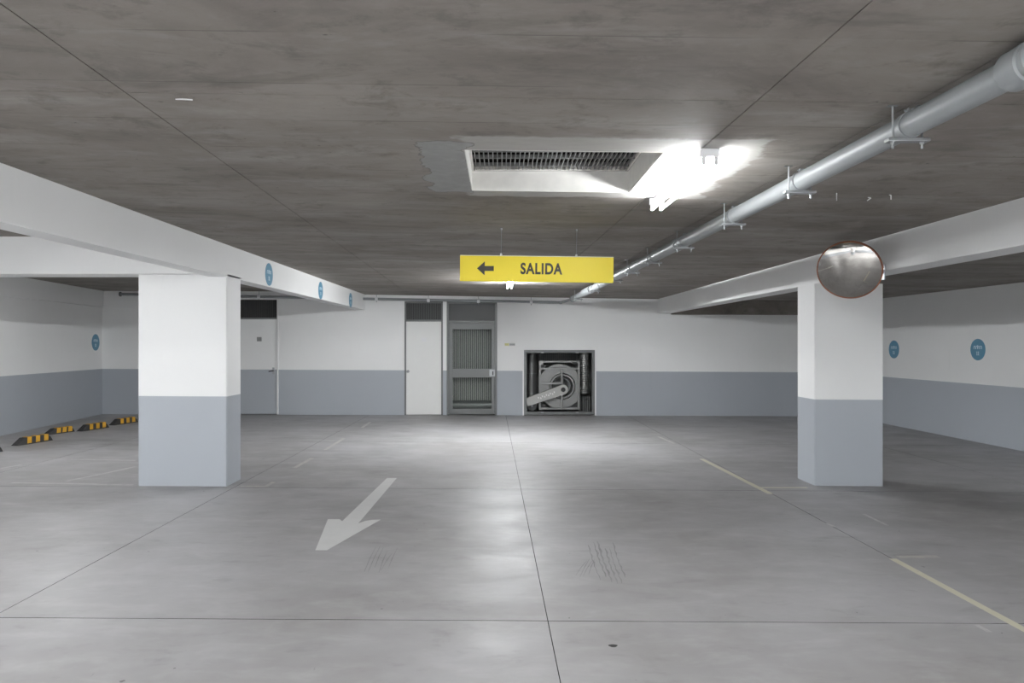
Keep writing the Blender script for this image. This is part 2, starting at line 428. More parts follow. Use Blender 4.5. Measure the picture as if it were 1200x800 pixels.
# rough bottom edge of the paint: thin dark shadow gap filled by a low skirting of concrete at the back wall
# wall beam on the left wall
bm = bmesh.new()
for a, b_ in ((9.02, 14.66),):
    x0, x1 = lwx(a), lwx(b_)
    hexa(bm, [(x0, a, 2.30), (x0 + .05, a, 2.30), (x1 + .05, b_, 2.30), (x1, b_, 2.30), (x0, a, 2.644), (x0 + .05, a, 2.644), (x1 + .05, b_, 2.644), (x1, b_, 2.644)])
struct('wall_beam_left', bm, M_white)
bm = bmesh.new()
a, b_ = lwx(14.7) + .06, -6.0
hexa(bm, [(a, bwy(a) - .05, 2.285), (b_, bwy(b_) - .05, 2.285), (b_, bwy(b_), 2.285), (a, bwy(a), 2.285),
          (a, bwy(a) - .05, 2.644), (b_, bwy(b_) - .05, 2.644), (b_, bwy(b_), 2.644), (a, bwy(a), 2.644)])
struct('wall_beam_rear', bm, M_white)
# raw concrete beam across the rear of the right bay
bm = bmesh.new()
a, b_ = 3.71, 7.56
hexa(bm, [(a, bwy(a) - .10, 2.165), (b_, bwy(b_) - .10, 2.155), (b_, bwy(b_), 2.155), (a, bwy(a), 2.165),
          (a, bwy(a) - .10, ceil_z(a, 15) - .001), (b_, bwy(b_) - .10, ceil_z(b_, 15) - .001), (b_, bwy(b_), ceil_z(b_, 15) - .001), (a, bwy(a), ceil_z(a, 15) - .001)])
struct('beam_rear_right', bm, M_conc)

# ------------------------------------------------------------------ beams and columns
def beam_long(name, x0, x1, zb):
    bm = bmesh.new(); y0, y1 = -5.99, bwy((x0 + x1) / 2) + .0
    pts = []
    for top in (0, 1):
        for (x, y) in ((x0, y0), (x1, y0), (x1, y1), (x0, y1)):
            pts.append((x, y, 2.66 if top else zb(y)))
    hexa(bm, pts); bmesh.ops.bevel(bm, geom=[e for e in bm.edges if abs((e.verts[0].co - e.verts[1].co).y) > 5], offset=.006, segments=2, affect='EDGES')
    return struct(name, bm, M_white)
CL = (-3.797, -2.863, 7.33, 7.72); CR = (3.417, 4.157, 7.545, 7.985)
beam_long('beam_left', -3.07, CL[1], lambda y: 2.195 + .004 * y)
beam_long('beam_right', CR[0], 3.70, lambda y: 2.142 + .0032 * y)
bm = bmesh.new(); box(bm, -7.76, -3.075, 7.335, 7.68, 2.250, 2.655, .006); struct('cross_beam', bm, M_white)
bm = bmesh.new(); box(bm, -7.76, -3.075, .0, .35, 2.250, 2.655, .006); struct('cross_beam_front', bm, M_white)
def column(name, c, top, dz, y=None):
    x0, x1, y0, y1 = c
    bm = bmesh.new(); hs = [-.02, dz, top]
    for k in range(2):
        b = bmesh.new()
        pts = [(x, yy, h + floor_z(x) * (1 if h < top else 0)) for h in (hs[k], hs[k+1]) for (x, yy) in ((x0, y0), (x1, y0), (x1, y1), (x0, y1))]
        hexa(b, pts)
        bmesh.ops.bevel(b, geom=[e for e in b.edges if abs(e.verts[0].co.x - e.verts[1].co.x) < .01 and abs(e.verts[0].co.y - e.verts[1].co.y) < .01], offset=.008, segments=3, affect='EDGES')
        if k: bmesh.ops.delete(b, geom=[f for f in b.faces if all(abs(v.co.z - hs[1]) < .05 for v in f.verts)], context='FACES')
        join(bm, b, 1 - k)
    return struct(name, bm, [M_white, M_dado])
column('column_left', CL, 2.246, .945)
column('column_right', CR, 2.166, .935)
column('column_left_front', (-3.797, -2.863, -1.9, -1.5), 2.246, .945)
column('column_right_front', (3.417, 4.157, -1.9, -1.5), 2.14, .935)

# ------------------------------------------------------------------ doors on the back wall
def on_wall(x, y): return bw(x, y)
def frame_for(name, label, cat, hole, structure=True):
    u = (hole[0] + hole[1]) / 2
    o = link(bpy.data.objects.new(name, None)); o.location = (u, bwy(u), -.006 * u); o.rotation_euler = (0, 0, BKA); o.empty_display_size = .1
    if structure: o['kind'] = 'structure'
    if label: o['label'] = label
    if cat: o['category'] = cat
    return o
def ring(bm, x0, x1, z0, z1, w, y0, y1, bottom=True, bev=.003):
    box(bm, x0, x0 + w, y0, y1, z0, z1, bev); box(bm, x1 - w, x1, y0, y1, z0, z1, bev)
    box(bm, x0 + w, x1 - w, y0, y1, z1 - w, z1, bev)
    if bottom: box(bm, x0 + w, x1 - w, y0, y1, z0, z0 + w, bev)
def louvre(parent, x0, x1, z0, z1, y, n, mat=M_dark):
    bm = bmesh.new()
    for k in range(n):
        x = x0 + (x1 - x0) * (k + .5) / n; w = (x1 - x0) / n * .32
        box(bm, x - w, x + w, y - .006, y + .006, z0, z1)
    o = obj('louvre_slats', bm, mat, parent); o['kind'] = 'stuff'; return o
# door 1 (left, two-tone)
o = frame_for('door_1', 'two-tone steel door behind the left column with a dark vent above', None, D1)
W1 = D1[1] - D1[0]; x0, x1 = -W1 / 2, W1 / 2; H1 = D1[3]
zt = bw(300, 374).z
bm = bmesh.new(); ring(bm, x0, x1, 0, H1, .035, -.012, .10, False); obj('door_frame', bm, M_white, o)
bm = bmesh.new(); box(bm, x0 + .037, x1 - .037, .018, .055, .012, .955); o1 = obj('lower_leaf', bm, M_dado, o)
bm = bmesh.new(); box(bm, x0 + .037, x1 - .037, .018, .055, .955, zt - .03); obj('upper_leaf', bm, M_white, o)
bm = bmesh.new(); box(bm, x0 + .037, x1 - .037, .004, .075, zt - .03, zt + .005, .003); obj('transom_bar', bm, M_steel, o)
bm = bmesh.new(); box(bm, x0 + .037, x1 - .037, .06, .07, zt + .005, H1 - .035); obj('vent_panel', bm, M_dark, o)
louvre(o, x0 + .04, x1 - .04, zt + .01, H1 - .04, .045, 22)
bm = bmesh.new(); box(bm, x1 - .135, x1 - .085, .006, .018, .86, 1.0, .004); h = obj('lock_plate', bm, M_galvd, o)
bm = bmesh.new(); tube(bm, (x1 - .11, .016, .93), (x1 - .11, -.035, .93), .012); tube(bm, (x1 - .11, -.032, .93), (x1 - .20, -.032, .915), .010); obj('door_handle', bm, M_dark, o, True)
p = bw(303.5, 399); bm = bmesh.new(); box(bm, p.x - D1[0] - W1/2 - .05, p.x - D1[0] - W1/2 + .05, .014, .0175, p.z - .045, p.z + .045); obj('door_plate', bm, M_steel2, o)
# door 2 (white)
o = frame_for('door_2', 'narrow white door with a round knob and dark vent above', None, D2)
W2 = D2[1] - D2[0]; x0, x1 = -W2 / 2, W2 / 2; H2 = D2[3]; zt = bw(496, 376).z
bm = bmesh.new(); ring(bm, x0, x1, 0, H2, .034, -.012, .10, False); obj('door_frame', bm, M_steel, o)
bm = bmesh.new(); box(bm, x0 + .037, x1 - .037, -.002, .04, .012, zt - .02, .003); obj('door_leaf', bm, M_door, o)
bm = bmesh.new(); box(bm, x0 + .035, x1 - .035, -.008, .075, zt - .015, zt + .02, .003); obj('transom_bar', bm, M_steel, o)
bm = bmesh.new(); box(bm, x0 + .035, x1 - .035, .08, .09, zt + .02, H2 - .035); obj('vent_panel', bm, M_dark, o)
louvre(o, x0 + .04, x1 - .04, zt + .025, H2 - .04, .05, 15, M_steeld)
bm = bmesh.new(); lathe(bm, [(0, .03), (.008, .03), (.012, .014), (.03, .014), (.036, .027), (.05, .029), (.062, .018), (.064, 0)], (x0 + .075, -.002, .935), (0, -1, 0), 20)
obj('door_knob', bm, M_galvd, o, True)
bm = bmesh.new(); box(bm, -.055, .055, -.006, -.0025, 1.57, 1.65, .001); obj('door_plate', bm, M_plastic, o)
# door 3 (grey steel and glass)
o = frame_for('door_3', 'grey steel door with two wired glass panes and a panel above', None, D3)
W3 = D3[1] - D3[0]; x0, x1 = -W3 / 2, W3 / 2; H3 = D3[3]; zt = bw(553, 377).z
zz = lambda y: bw(553, y).z
xx = lambda x: bw(x, 440).x - (D3[0] + D3[1]) / 2
bm = bmesh.new(); ring(bm, x0, x1, 0, H3, .045, -.02, .12, False); obj('door_frame', bm, M_steel, o)
bm = bmesh.new(); box(bm, x0 + .045, x1 - .045, -.016, .09, zt - .02, zt + .025, .004); obj('transom_bar', bm, M_steel, o)
bm = bmesh.new(); box(bm, x0 + .045, x1 - .045, .03, .05, zt + .025, H3 - .045); obj('transom_panel', bm, M_steeld, o)
louvre(o, x0 + .06, x1 - .06, zt + .03, H3 - .05, .024, 24, M_steeld)
lx0, lx1, lz0, lz1 = x0 + .05, x1 - .05, .02, zt - .025
bm = bmesh.new()
gx0, gx1 = xx(530.5), xx(576)
box(bm, lx0, gx0, .0, .045, lz0, lz1, .003); box(bm, gx1, lx1, .0, .045, lz0, lz1, .003)
for z0, z1 in ((lz0, zz(479)), (zz(442.5), zz(432)), (zz(386), lz1)): box(bm, gx0, gx1, .0, .045, z0, z1, .003)
leaf = obj('door_leaf', bm, M_steel, o)
bm = bmesh.new(); box(bm, gx0 - .005, gx1 + .005, .028, .034, zz(432) - .005, zz(386) + .005); obj('glass_pane', bm, M_glass, o)
bm = bmesh.new(); box(bm, gx0 - .005, gx1 + .005, .028, .034, zz(479) - .005, zz(442.5) + .005); obj('glass_pane', bm, M_glass, o)
bm = bmesh.new(); box(bm, xx(573.5), xx(580), -.012, 0, zz(441), zz(433), .003); obj('lock_plate', bm, M_galvd, o)
bm = bmesh.new(); tube(bm, (xx(577.5), -.01, zz(437)), (xx(577.5), -.055, zz(437)), .011); tube(bm, (xx(577.5), -.05, zz(435.2)), (xx(577.5), -.05, zz(439.5)), .011); obj('door_handle', bm, M_dark, o, True)

# room behind the glass door: ribbed panel and a fat duct
def room(name, x0, x1, depth, h, mat):
    bm = bmesh.new(); f = lambda x: bwy(x) + .2
    y1 = f(x1) + depth
    for (a0, a1, b0, b1, c0, c1) in ((x0 - .06, x0, f(x0) - .02, y1, -.1, h), (x1, x1 + .06, f(x1) - .02, y1, -.1, h), (x0 - .06, x1 + .06, y1, y1 + .06, -.1, h),
                                     (x0 - .06, x1 + .06, f(x0) - .02, y1, h, h + .06), (x0 - .06, x1 + .06, f(x0) - .02, y1, -.16, -.1 + .085)):
        box(bm, a0, a1, b0, b1, c0, c1)
    return struct(name, bm, mat)
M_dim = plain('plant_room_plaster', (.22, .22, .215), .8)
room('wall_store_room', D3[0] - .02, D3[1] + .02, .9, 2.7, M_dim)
cx = (D3[0] + D3[1]) / 2; cy = bwy(cx) + .2
M_sheet = plain('pale_sheet', (.62, .61, .58), .5)
t_ = thing('corrugated_sheet', 'ribbed grey sheet panel behind the glass door', 'panel', (cx, cy + .1, 0), BKA)
bm = bmesh.new()
n = 22; w = D3[1] - D3[0] - .1
for k in range(n):
    x = -w / 2 + w * (k + .5) / n; box(bm, x - w / n * .33, x + w / n * .33, -.012, 0, .02, 2.2, .003)
ob = obj('ribs', bm, M_sheet, t_); ob['kind'] = 'stuff'
bm = bmesh.new(); box(bm, -w / 2, w / 2, 0, .02, .0, 2.2); obj('sheet', bm, M_steeld, t_)  # shade between the ribs put into the dark backing colour
t_ = thing('round_duct', 'horizontal round metal duct low behind the glass door', 'duct', (cx, cy - .045, .20), BKA)
bm = bmesh.new(); tube(bm, (-w / 2, 0, 0), (w / 2, 0, 0), .11, seg=32); obj('duct_body', bm, M_steel2, t_, True)
for x in (-.3, .28):
    bm = bmesh.new(); lathe(bm, [(0, .11), (0, .116), (.02, .116), (.02, .11)], (x, 0, 0), (1, 0, 0), 32); obj('seam', bm, M_steel2, t_)

# ------------------------------------------------------------------ fan opening with frame and centrifugal fan
fx = (FN[0] + FN[1]) / 2
o = frame_for('window_1', 'grey steel frame round the ventilation fan opening', None, FN)
wv = FN[1] - FN[0]; zb = bw(655, 486).z; zt = FN[3]
bm = bmesh.new(); ring(bm, -wv / 2, wv / 2, .02, zt, .06, -.012, .06, True); obj('frame', bm, M_steel, o)
bm = bmesh.new(); ring(bm, -wv / 2 - .03, wv / 2 + .03, -.0, zt + .03, .029, -.006, .0, False, 0); obj('plaster_edge', bm, M_white, o)
for x in (-.37, .38):
    for z in (zt - .055, .07):
        bm = bmesh.new(); box(bm, x - .03, x + .03, -.02, -.005, z - .018, z + .012, .002); obj('clip', bm, M_galvd, o)
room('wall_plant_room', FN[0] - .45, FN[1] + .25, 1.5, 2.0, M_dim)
fan = thing('ventilation_fan', 'grey belt-driven centrifugal fan in a square frame inside the wall opening', 'fan', (fx, bwy(fx) + .14, 0), BKA)
FX = lambda x: bw(x, 440).x - fx
FZ = lambda y: bw(655, y).z + .006 * fx
bx0, bx1, bz0, bz1 = FX(632), FX(680.5), FZ(481), FZ(423)
# frame bars
w = .045
for (a, c, e, f) in ((bx0, bx0 + w, bz0, bz1), (bx1 - w, bx1, bz0, bz1)):
    bm = bmesh.new(); box(bm, a, c, .0, .05, e, f, .004); obj('frame_post', bm, M_steel2, fan)
for z in (bz0, FZ(432.5) - w / 2, bz1 - w):
    bm = bmesh.new(); box(bm, bx0 + w, bx1 - w, .004, .046, z, z + w, .004); obj('frame_rail', bm, M_steel2, fan)
cxf, czf = FX(661), FZ(457)
bm = bmesh.new(); box(bm, cxf - .055, cxf - .015, -.012, .03, bz0 + .01, FZ(433), .004); obj('bearing_post', bm, M_steel2, fan)
bm = bmesh.new(); box(bm, bx0 + w, cxf - .05, -.006, .03, FZ(451), FZ(448.5), .003); obj('bearing_rail', bm, M_steel2, fan)
bm = bmesh.new(); box(bm, bx0 - .0, bx0 + .09, -.004, .0, bz1 - .09, bz1 - .01, .002); obj('corner_plate', bm, M_guard, fan)
bm = bmesh.new(); box(bm, bx1 - .17, bx1 - .06, -.003, .002, bz1 - .075, bz1 - .03, .002); obj('rating_plate', bm, M_dark, fan)
# scroll housing: spiral side plate with a round inlet
sc = bmesh.new(); pts = []
ccx, ccz = (bx0 + bx1) / 2 + .02, (bz0 + bz1) / 2 - .01
N = 56; ri = .235
outer = []; inner = []
for k in range(N):
    a = 2 * PI * k / N
    r = .45 + .06 * ((a / (2 * PI)))
    if PI * .5 < a < PI * 1.0: r += .0
    outer.append((max(bx0 + .02, min(bx1 - .02, ccx + r * math.cos(a))), max(bz0 + .02, min(bz1 - .02, ccz + r * math.sin(a)))))
    inner.append((ccx + .05 + ri * math.cos(a), ccz - .02 + ri * math.sin(a)))
rings = []
for y, P in ((.06, inner), (.06, outer), (.55, outer), (.55, inner)):
    rings.append([sc.verts.new((p[0], y, p[1])) for p in P])
for R, Q in zip(rings, rings[1:] + rings[:1]):
    for i in range(N): sc.faces.new((R[i], R[(i+1) % N], Q[(i+1) % N], Q[i]))
obj('scroll_housing', sc, M_steel2, fan, True)
ix, iz = ccx + .05, ccz - .02
bm = bmesh.new(); lathe(bm, [(0, .285), (.012, .29), (.02, .28), (-.06, .225), (-.16, .205), (-.16, .198), (-.06, .215), (.0, .27), (0, .285)], (ix, .055, iz), (0, -1, 0), 48)
obj('inlet_cone', bm, M_alu, fan, True)
bm = bmesh.new()
for k in range(28):
    a = 2 * PI * k / 28; M = Matrix.Translation((ix, 0, iz)) @ Matrix.Rotation(a, 4, 'Y')
    box(bm, .165, .20, .24, .5, -.004, .004, 0, 0, M)
lathe(bm, [(0, .21), (0, .16), (.01, .16), (.01, .21), (0, .21)], (ix, .235, iz), (0, 1, 0), 40)
lathe(bm, [(0, 0), (0, .21), (.01, .21), (.01, 0)], (ix, .5, iz), (0, 1, 0), 40)
ob = obj('impeller', bm, M_steel, fan); 
bm = bmesh.new(); tube(bm, (cxf, -.06, czf), (cxf, .5, czf), .022); obj('shaft', bm, M_galvd, fan, True)
# belt guard: long stadium with round right end
bm = bmesh.new(); pts = []
ax, az = FX(660), FZ(457); qx, qz = FX(617), FZ(472)
d = Vector((qx - ax, qz - az)); L = d.length; d.normalize(); nrm = Vector((-d.y, d.x))
r0, r1 = .105, .088
prof = [Vector((ax, az)) + (d * math.cos(a) + nrm * math.sin(a)) * r0 for a in [PI / 2 + PI * k / 18 for k in range(19)]]
prof += [Vector((qx, qz)) - nrm * r1, Vector((qx, qz)) + nrm * r1]
poly_prism(bm, [(p.x, -.10, p.y) for p in prof], (0, .08, 0))
bmesh.ops.bevel(bm, geom=[e for e in bm.edges if abs(e.verts[0].co.y - e.verts[1].co.y) < .001 and e.verts[0].co.y < -.09], offset=.008, segments=2, affect='EDGES')
guard = obj('belt_guard', bm, M_guard, fan)
bm = bmesh.new()
lathe(bm, [(0, .05), (.012, .05), (.016, .03), (.016, 0)], (ax, -.10, az), (0, -1, 0), 24); obj('hub_cap', bm, M_dark, guard, True)
bm = bmesh.new()
for k in range(9):
    c = Vector((ax, az)) + d * (.2 + .045 * k) + nrm * .012 * ((k % 2) * 2 - 1)
    M = Matrix.Translation((c.x, -.1012, c.y)) @ Matrix.Rotation(-math.atan2(d.y, d.x), 4, 'Y')
    box(bm, -.012, .012, -.001, .001, -.018, .018, 0, 0, M)
ob = obj('guard_marks', bm, M_door, guard); ob['kind'] = 'stuff'
for k in range(4):
    a = PI / 4 + k * PI / 2
    bm = bmesh.new(); x = (bx0 + .07, bx1 - .07)[k % 2]; z = (bz0 + .07, bz0 + .07, bz1 - .12, bz1 - .12)[k]
    s = (1, -1)[k % 2]; sz = (1, 1, -1, -1)[k]
    if k == 3: continue
    poly_prism(bm, [(x - s * .02, .05, z - sz * .02), (x + s * .13, .05, z - sz * .02), (x - s * .02, .05, z + sz * .10)], (0, .006, 0)); obj('corner_opening', bm, M_dark, fan)
# motor lower left and flue left
mo = thing('fan_motor', 'small dark motor standing at the lower left of the fan opening', 'motor', (FX(624) + fx, bwy(fx) + .5, 0), BKA)
bm = bmesh.new(); box(bm, -.12, .12, -.1, .1, -.02, .06, .01); obj('base', bm, M_dark, mo)
bm = bmesh.new(); tube(bm, (0, -.14, .17), (0, .14, .17), .105, seg=24)
for k in range(16):
    a = 2 * PI * k / 16; box(bm, .1, .118, -.11, .11, -.004, .004, 0, 0, Matrix.Translation((0, 0, .17)) @ Matrix.Rotation(a, 4, 'Y'))
obj('motor_body', bm, M_steel, mo)
bm = bmesh.new(); tube(bm, (0, -.2, .17), (0, -.14, .17), .022, seg=12); obj('shaft', bm, M_galvd, mo, True)
fl = thing('standing_duct', 'upright grey round duct left of the fan in the wall opening', 'duct', (FX(625.5) + fx, bwy(fx) + .95, 0), BKA)
bm = bmesh.new(); tube(bm, (0, 0, -.01), (0, 0, 1.3), .14, seg=28); obj('duct_body', bm, M_steel2, fl, True)
for z in (.4, .85):
    bm = bmesh.new(); lathe(bm, [(0, .14), (0, .148), (.025, .148), (.025, .14)], (0, 0, z), (0, 0, 1), 28); obj('seam', bm, M_galvd, fl, True)
fr = thing('flexible_duct', 'shiny aluminium duct hanging right of the fan in the wall opening', 'duct', (FX(687) + fx, bwy(fx) + .36, 0), BKA)
bm = bmesh.new(); prof = []
for k in range(26):
    z = FZ(463) + .042 * k; prof += [(z, .105), (z + .021, .122)]
lathe(bm, prof, (0, 0, 0), (0, 0, 1), 28); obj('duct_body', bm, M_alu, fr, True)
bm = bmesh.new(); tube(bm, (0, 0, 1.95), (0, 0, prof[-1][0]), .02, seg=8); obj('hanging_strap', bm, M_galvd, fr)
ra = thing('finned_radiator', 'dark finned unit standing at the lower right of the fan opening', 'radiator', (FX(687) + fx, bwy(fx) + .40, 0), BKA)
bm = bmesh.new()
box(bm, -.13, .13, 0, .1, -.01, .30)
obj('core', bm, M_dark, ra)
for k in range(6):
    bm = bmesh.new(); x = -.12 + .048 * k; box(bm, x - .009, x + .009, -.03, 0, .0, FZ(465) - .02, .003); obj('fin', bm, M_steel, ra)
cu = thing('ribbed_curtain', 'dark ribbed panel hanging behind the top of the fan', 'panel', (fx + .07, bwy(fx) + 1.2, 0), BKA)
for k in range(26):
    bm = bmesh.new(); x = -.52 + 1.15 * k / 25; box(bm, x - .014, x + .014, 0, .03, .9, 1.95, .004); obj('rib', bm, M_steel, cu)

# small yellow label on the wall and other marks
p = bw(597.5, 403.5)
bm = bmesh.new(); box(bm, -.115, .115, -.004, 0, -.03, .03); ob = obj('backing', bm, M_door)
lab = thing('wall_label', 'small faded yellow and grey strip label on the white wall left of the fan opening', 'label', (p.x, bwy(p.x), p.z), BKA)
ob.parent = lab
bm = bmesh.new(); box(bm, -.11, -.02, -.006, -.004, -.026, .026); obj('yellow_field', bm, M_lime, lab)
bm = bmesh.new(); box(bm, -.01, .11, -.006, -.004, -.022, .022); obj('grey_field', bm, M_steel2, lab)

# ------------------------------------------------------------------ lamps
for i, (lx, ly, label, s) in enumerate(LAMPS):
    top = 2.645 if lx < NX0 else ceil_z(lx, ly + .6)
    M_tube = emit('lit_tube', TUBE * s)
    la = thing('batten_light', label, 'lamp', (lx, ly, top), 0, 'fluorescent batten lights')
    bm = bmesh.new(); box(bm, -.022, .022, .0, 1.21, -.040, -.0045, .003); obj('housing', bm, M_plastic, la)
    bm = bmesh.new()
    box(bm, -.047, .047, -.004, .03, -.048, -.006, .003); obj('end_cap', bm, M_plastic, la)
    bm = bmesh.new(); box(bm, -.047, .047, 1.18, 1.214, -.048, -.006, .003); obj('end_cap', bm, M_plastic, la)
    for sx in (-.03, .03):
        for yy in (0, 1.19):
            bm = bmesh.new(); box(bm, sx - .009, sx + .009, yy - .0, yy + .018, -.088, -.047, .003); obj('lamp_holder', bm, M_plastic, la)
        bm = bmesh.new(); tube(bm, (sx, .018, -.078), (sx, 1.19, -.078), .0095, seg=12); obj('tube', bm, M_tube, la, True)

# ------------------------------------------------------------------ big water pipe under the ceiling
def pp(Y):
    k = (Y - 2.3) / (14.0 - 2.3)
    return Vector((1.69 - .27 * k, Y, 1.5 + .898 + .006 * k))
pipe = thing('water_pipe', 'thick grey pipe running under the ceiling from upper right to the back wall', 'pipe', pp(-3))
org = pp(-3)
def lp(Y): return pp(Y) - org
bm = bmesh.new(); tube(bm, lp(-5.9), lp(13.55), .050, seg=40); obj('pipe_run', bm, M_galv, pipe, True)
dirv = (pp(5) - pp(4)).normalized()
for Y in (2.30,):
    bm = bmesh.new(); lathe(bm, [(0, .0495), (0, .062), (-.012, .067), (-.025, .065), (-.095, .070), (-.10, .063), (-.113, .063), (-.118, .072), (-.132, .072), (-.137, .063), (-.15, .063), (-.155, .071), (-.17, .071), (-.18, .06), (-.26, .056), (-.26, .0495)], lp(Y), dirv, 40)
    obj('coupling', bm, M_galv, pipe, True)
for Y in (6.2, 10.25, 12.1):
    bm = bmesh.new(); lathe(bm, [(0, .0495), (.004, .057), (.09, .057), (.094, .0495)], lp(Y), dirv, 32); obj('sleeve', bm, M_galv, pipe, True)
bm = bmesh.new(); lathe(bm, [(0, .0495), (0, .064), (.9, .064), (.9, .0495)], lp(11.2), dirv, 32); obj('sleeve', bm, M_galv, pipe, True)
bm = bmesh.new(); lathe(bm, [(0, .052), (.01, .066), (.05, .066), (.10, .03), (.10, 0)], lp(13.5), dirv, 32); obj('reducer', bm, M_galv, pipe, True)
HN = [(1.85, 'pipe hanger above the viewpoint outside the picture edge'), (2.85, 'nearest pipe hanger, large, below the top right of the ceiling'),
      (3.82, 'second pipe hanger from the picture edge, right of the lit batten light'), (4.84, 'third pipe hanger along the pipe, just beyond the lit batten light'),
      (6.02, 'fourth pipe hanger along the pipe, between batten light and yellow sign'), (7.1, 'fifth pipe hanger along the pipe, thin and dark'),
      (8.1, 'sixth pipe hanger along the pipe, just right of the yellow sign'), (9.1, 'seventh pipe hanger along the pipe, behind the right end of the yellow sign'),
      (10.85, 'eighth pipe hanger along the pipe, just below the yellow sign'), (12.75, 'last pipe hanger by the rear end of the thick pipe')]
proto = None
for Y, label in HN:
    c = pp(Y); top = ceil_z(c.x, Y)
    h = thing('pipe_hanger', label, 'pipe hanger', (c.x, Y, c.z), 0, 'hangers of the thick ceiling pipe')
    zr = top - c.z
    for sx in (-.068, .052):
        bm = bmesh.new(); tube(bm, (sx, 0, -.085), (sx, 0, zr - .003), .0045, seg=10)
        obj('rod', bm, M_galvd, h, True)
        bm = bmesh.new(); tube(bm, (sx, 0, -.076), (sx, 0, -.066), .0095, seg=6); tube(bm, (sx, 0, -.095), (sx, 0, -.085), .0055, seg=6); obj('nut', bm, M_galvd, h)
        bm = bmesh.new(); box(bm, sx - .024, sx + .018, -.008, .008, zr - .007, zr - .003); obj('anchor_plate', bm, M_steel, h)
    bm = bmesh.new(); box(bm, -.094, .078, -.018, .018, -.068, -.0525, .003); obj('strut', bm, M_galvd, h)
    bm = bmesh.new(); lathe(bm, [(-.016, .0505), (-.016, .0545), (.016, .0545), (.016, .0505)], (0, 0, 0), (0, 1, 0), 32)
    box(bm, -.012, -.006, -.012, .012, .052, .068); box(bm, .006, .012, -.012, .012, .052, .068); tube(bm, (-.02, 0, .061), (.02, 0, .061), .004, seg=8)
    obj('clamp', bm, M_galv, h, True)
# thinner pipe along the back wall
def q(x, y, off): p_ = bw(x, y); return Vector((p_.x, p_.y - off, 0)), p_
a = bw(147, 344.5); e = bw(656, 354.3)
A = Vector((a.x, a.y - .18, 1.5 + (a.z - 1.5) * .988)); E = Vector((e.x, e.y - .18, 1.5 + (e.z - 1.5) * .988))
wp = thing('wall_pipe', 'thin grey pipe running along the top of the back wall', 'pipe', A)
V = E - A
bm = bmesh.new(); tube(bm, (0, 0, 0), V, .027, seg=20); obj('pipe_run', bm, M_galv, wp, True)
bm = bmesh.new(); lathe(bm, [(0, .0), (0, .05), (.02, .05), (.02, .027)], (-.02, 0, 0), V, 20); obj('end_flange', bm, M_steel, wp, True)
bm = bmesh.new(); pe = pp(13.6) - A; tube(bm, V, pe, .027, seg=16); lathe(bm, [(-.035, 0), (-.03, .03), (.03, .03), (.035, 0)], V, V, 16); obj('elbow', bm, M_galv, wp, True)
for k, (xpix, ypix) in enumerate(((307, 346), (443, 351), (503, 352), (561, 353), (622, 354))):
    tt = (bw(xpix, ypix).x - a.x) / (e.x - a.x); c = V * tt
    bm = bmesh.new(); lathe(bm, [(-.03, .028), (-.03, .042), (.03, .042), (.03, .028)], c, V, 20)
    cl = obj('clamp', bm, M_plastic, wp, True)
    bm = bmesh.new(); X_ = A.x + c.x; top = (2.645 if X_ < NX0 else ceil_z(X_, A.y + c.y)) - A.z
    if abs(X_ + 3) > .3: tube(bm, c + Vector((0, 0, .04)), (c.x, c.y, top - .002), .005, seg=8); tube(bm, c - Vector((0, 0, .07)), c - Vector((0, 0, .04)), .007, seg=8); obj('hanger_rod', bm, M_galvd, wp)
    else: bm.free()

# ------------------------------------------------------------------ yellow exit sign
SZ = 6.0
a = px(539, 299.2, SZ); c_ = px(719, 331, SZ)
sw = (719 - 539) / F * SZ; sh = 29.6 / F * SZ
cen = px(629, 315.3, SZ)
sign = thing('exit_sign', 'yellow hanging sign with black left arrow and the word SALIDA', 'sign', cen)
sign.rotation_euler = (0, math.atan(.0125), 0)
bm = bmesh.new(); box(bm, -sw/2, sw/2, 0, .035, -sh/2, sh/2, .002); obj('panel', bm, M_yel, sign)
bm = bmesh.new(); box(bm, -sw/2, sw/2, .0, .036, sh/2, sh/2 + .006, .001); obj('top_rail', bm, M_signedge, sign)
kx = SZ / F
def sp(x, y): return ((x - 629) * kx, -.0015, (315.3 + (x - 629) * .0125 - y) * kx)
def apts(L): return [sp(x, y) for x, y in L]
bm = bmesh.new(); poly_prism(bm, [(p[0], -.0018, p[2]) for p in apts([(559, 314.3), (568, 306.2), (568, 311.6), (578.7, 311.6), (578.7, 317.4), (568, 317.4), (568, 322.5)])], (0, .0015, 0))
obj('arrow', bm, M_ink, sign)
cu_ = bpy.data.curves.new('lettering', 'FONT'); cu_.body = 'SALIDA'; cu_.size = 1; cu_.offset = .034; cu_.extrude = .012; cu_.space_character = 1.12
to = link(bpy.data.objects.new('tmp', cu_)); bpy.context.view_layer.update()
me = bpy.data.meshes.new_from_object(to.evaluated_get(bpy.context.evaluated_depsgraph_get())); bpy.data.objects.remove(to)
xs = [v.co.x for v in me.vertices]; ys = [v.co.y for v in me.vertices]
p0 = sp(610, 321.2); p1 = sp(659, 308.3)
for v in me.vertices:
    v.co = Vector((p0[0] + (v.co.x - min(xs)) / (max(xs) - min(xs)) * (p1[0] - p0[0]), -.001 - v.co.z * .05, p0[2] + (v.co.y - min(ys)) / (max(ys) - min(ys)) * (p1[2] - p0[2] + (-.0)) ))
me.materials.append(M_ink); me.name = 'lettering'
to = link(bpy.data.objects.new('lettering', me)); to.parent = sign
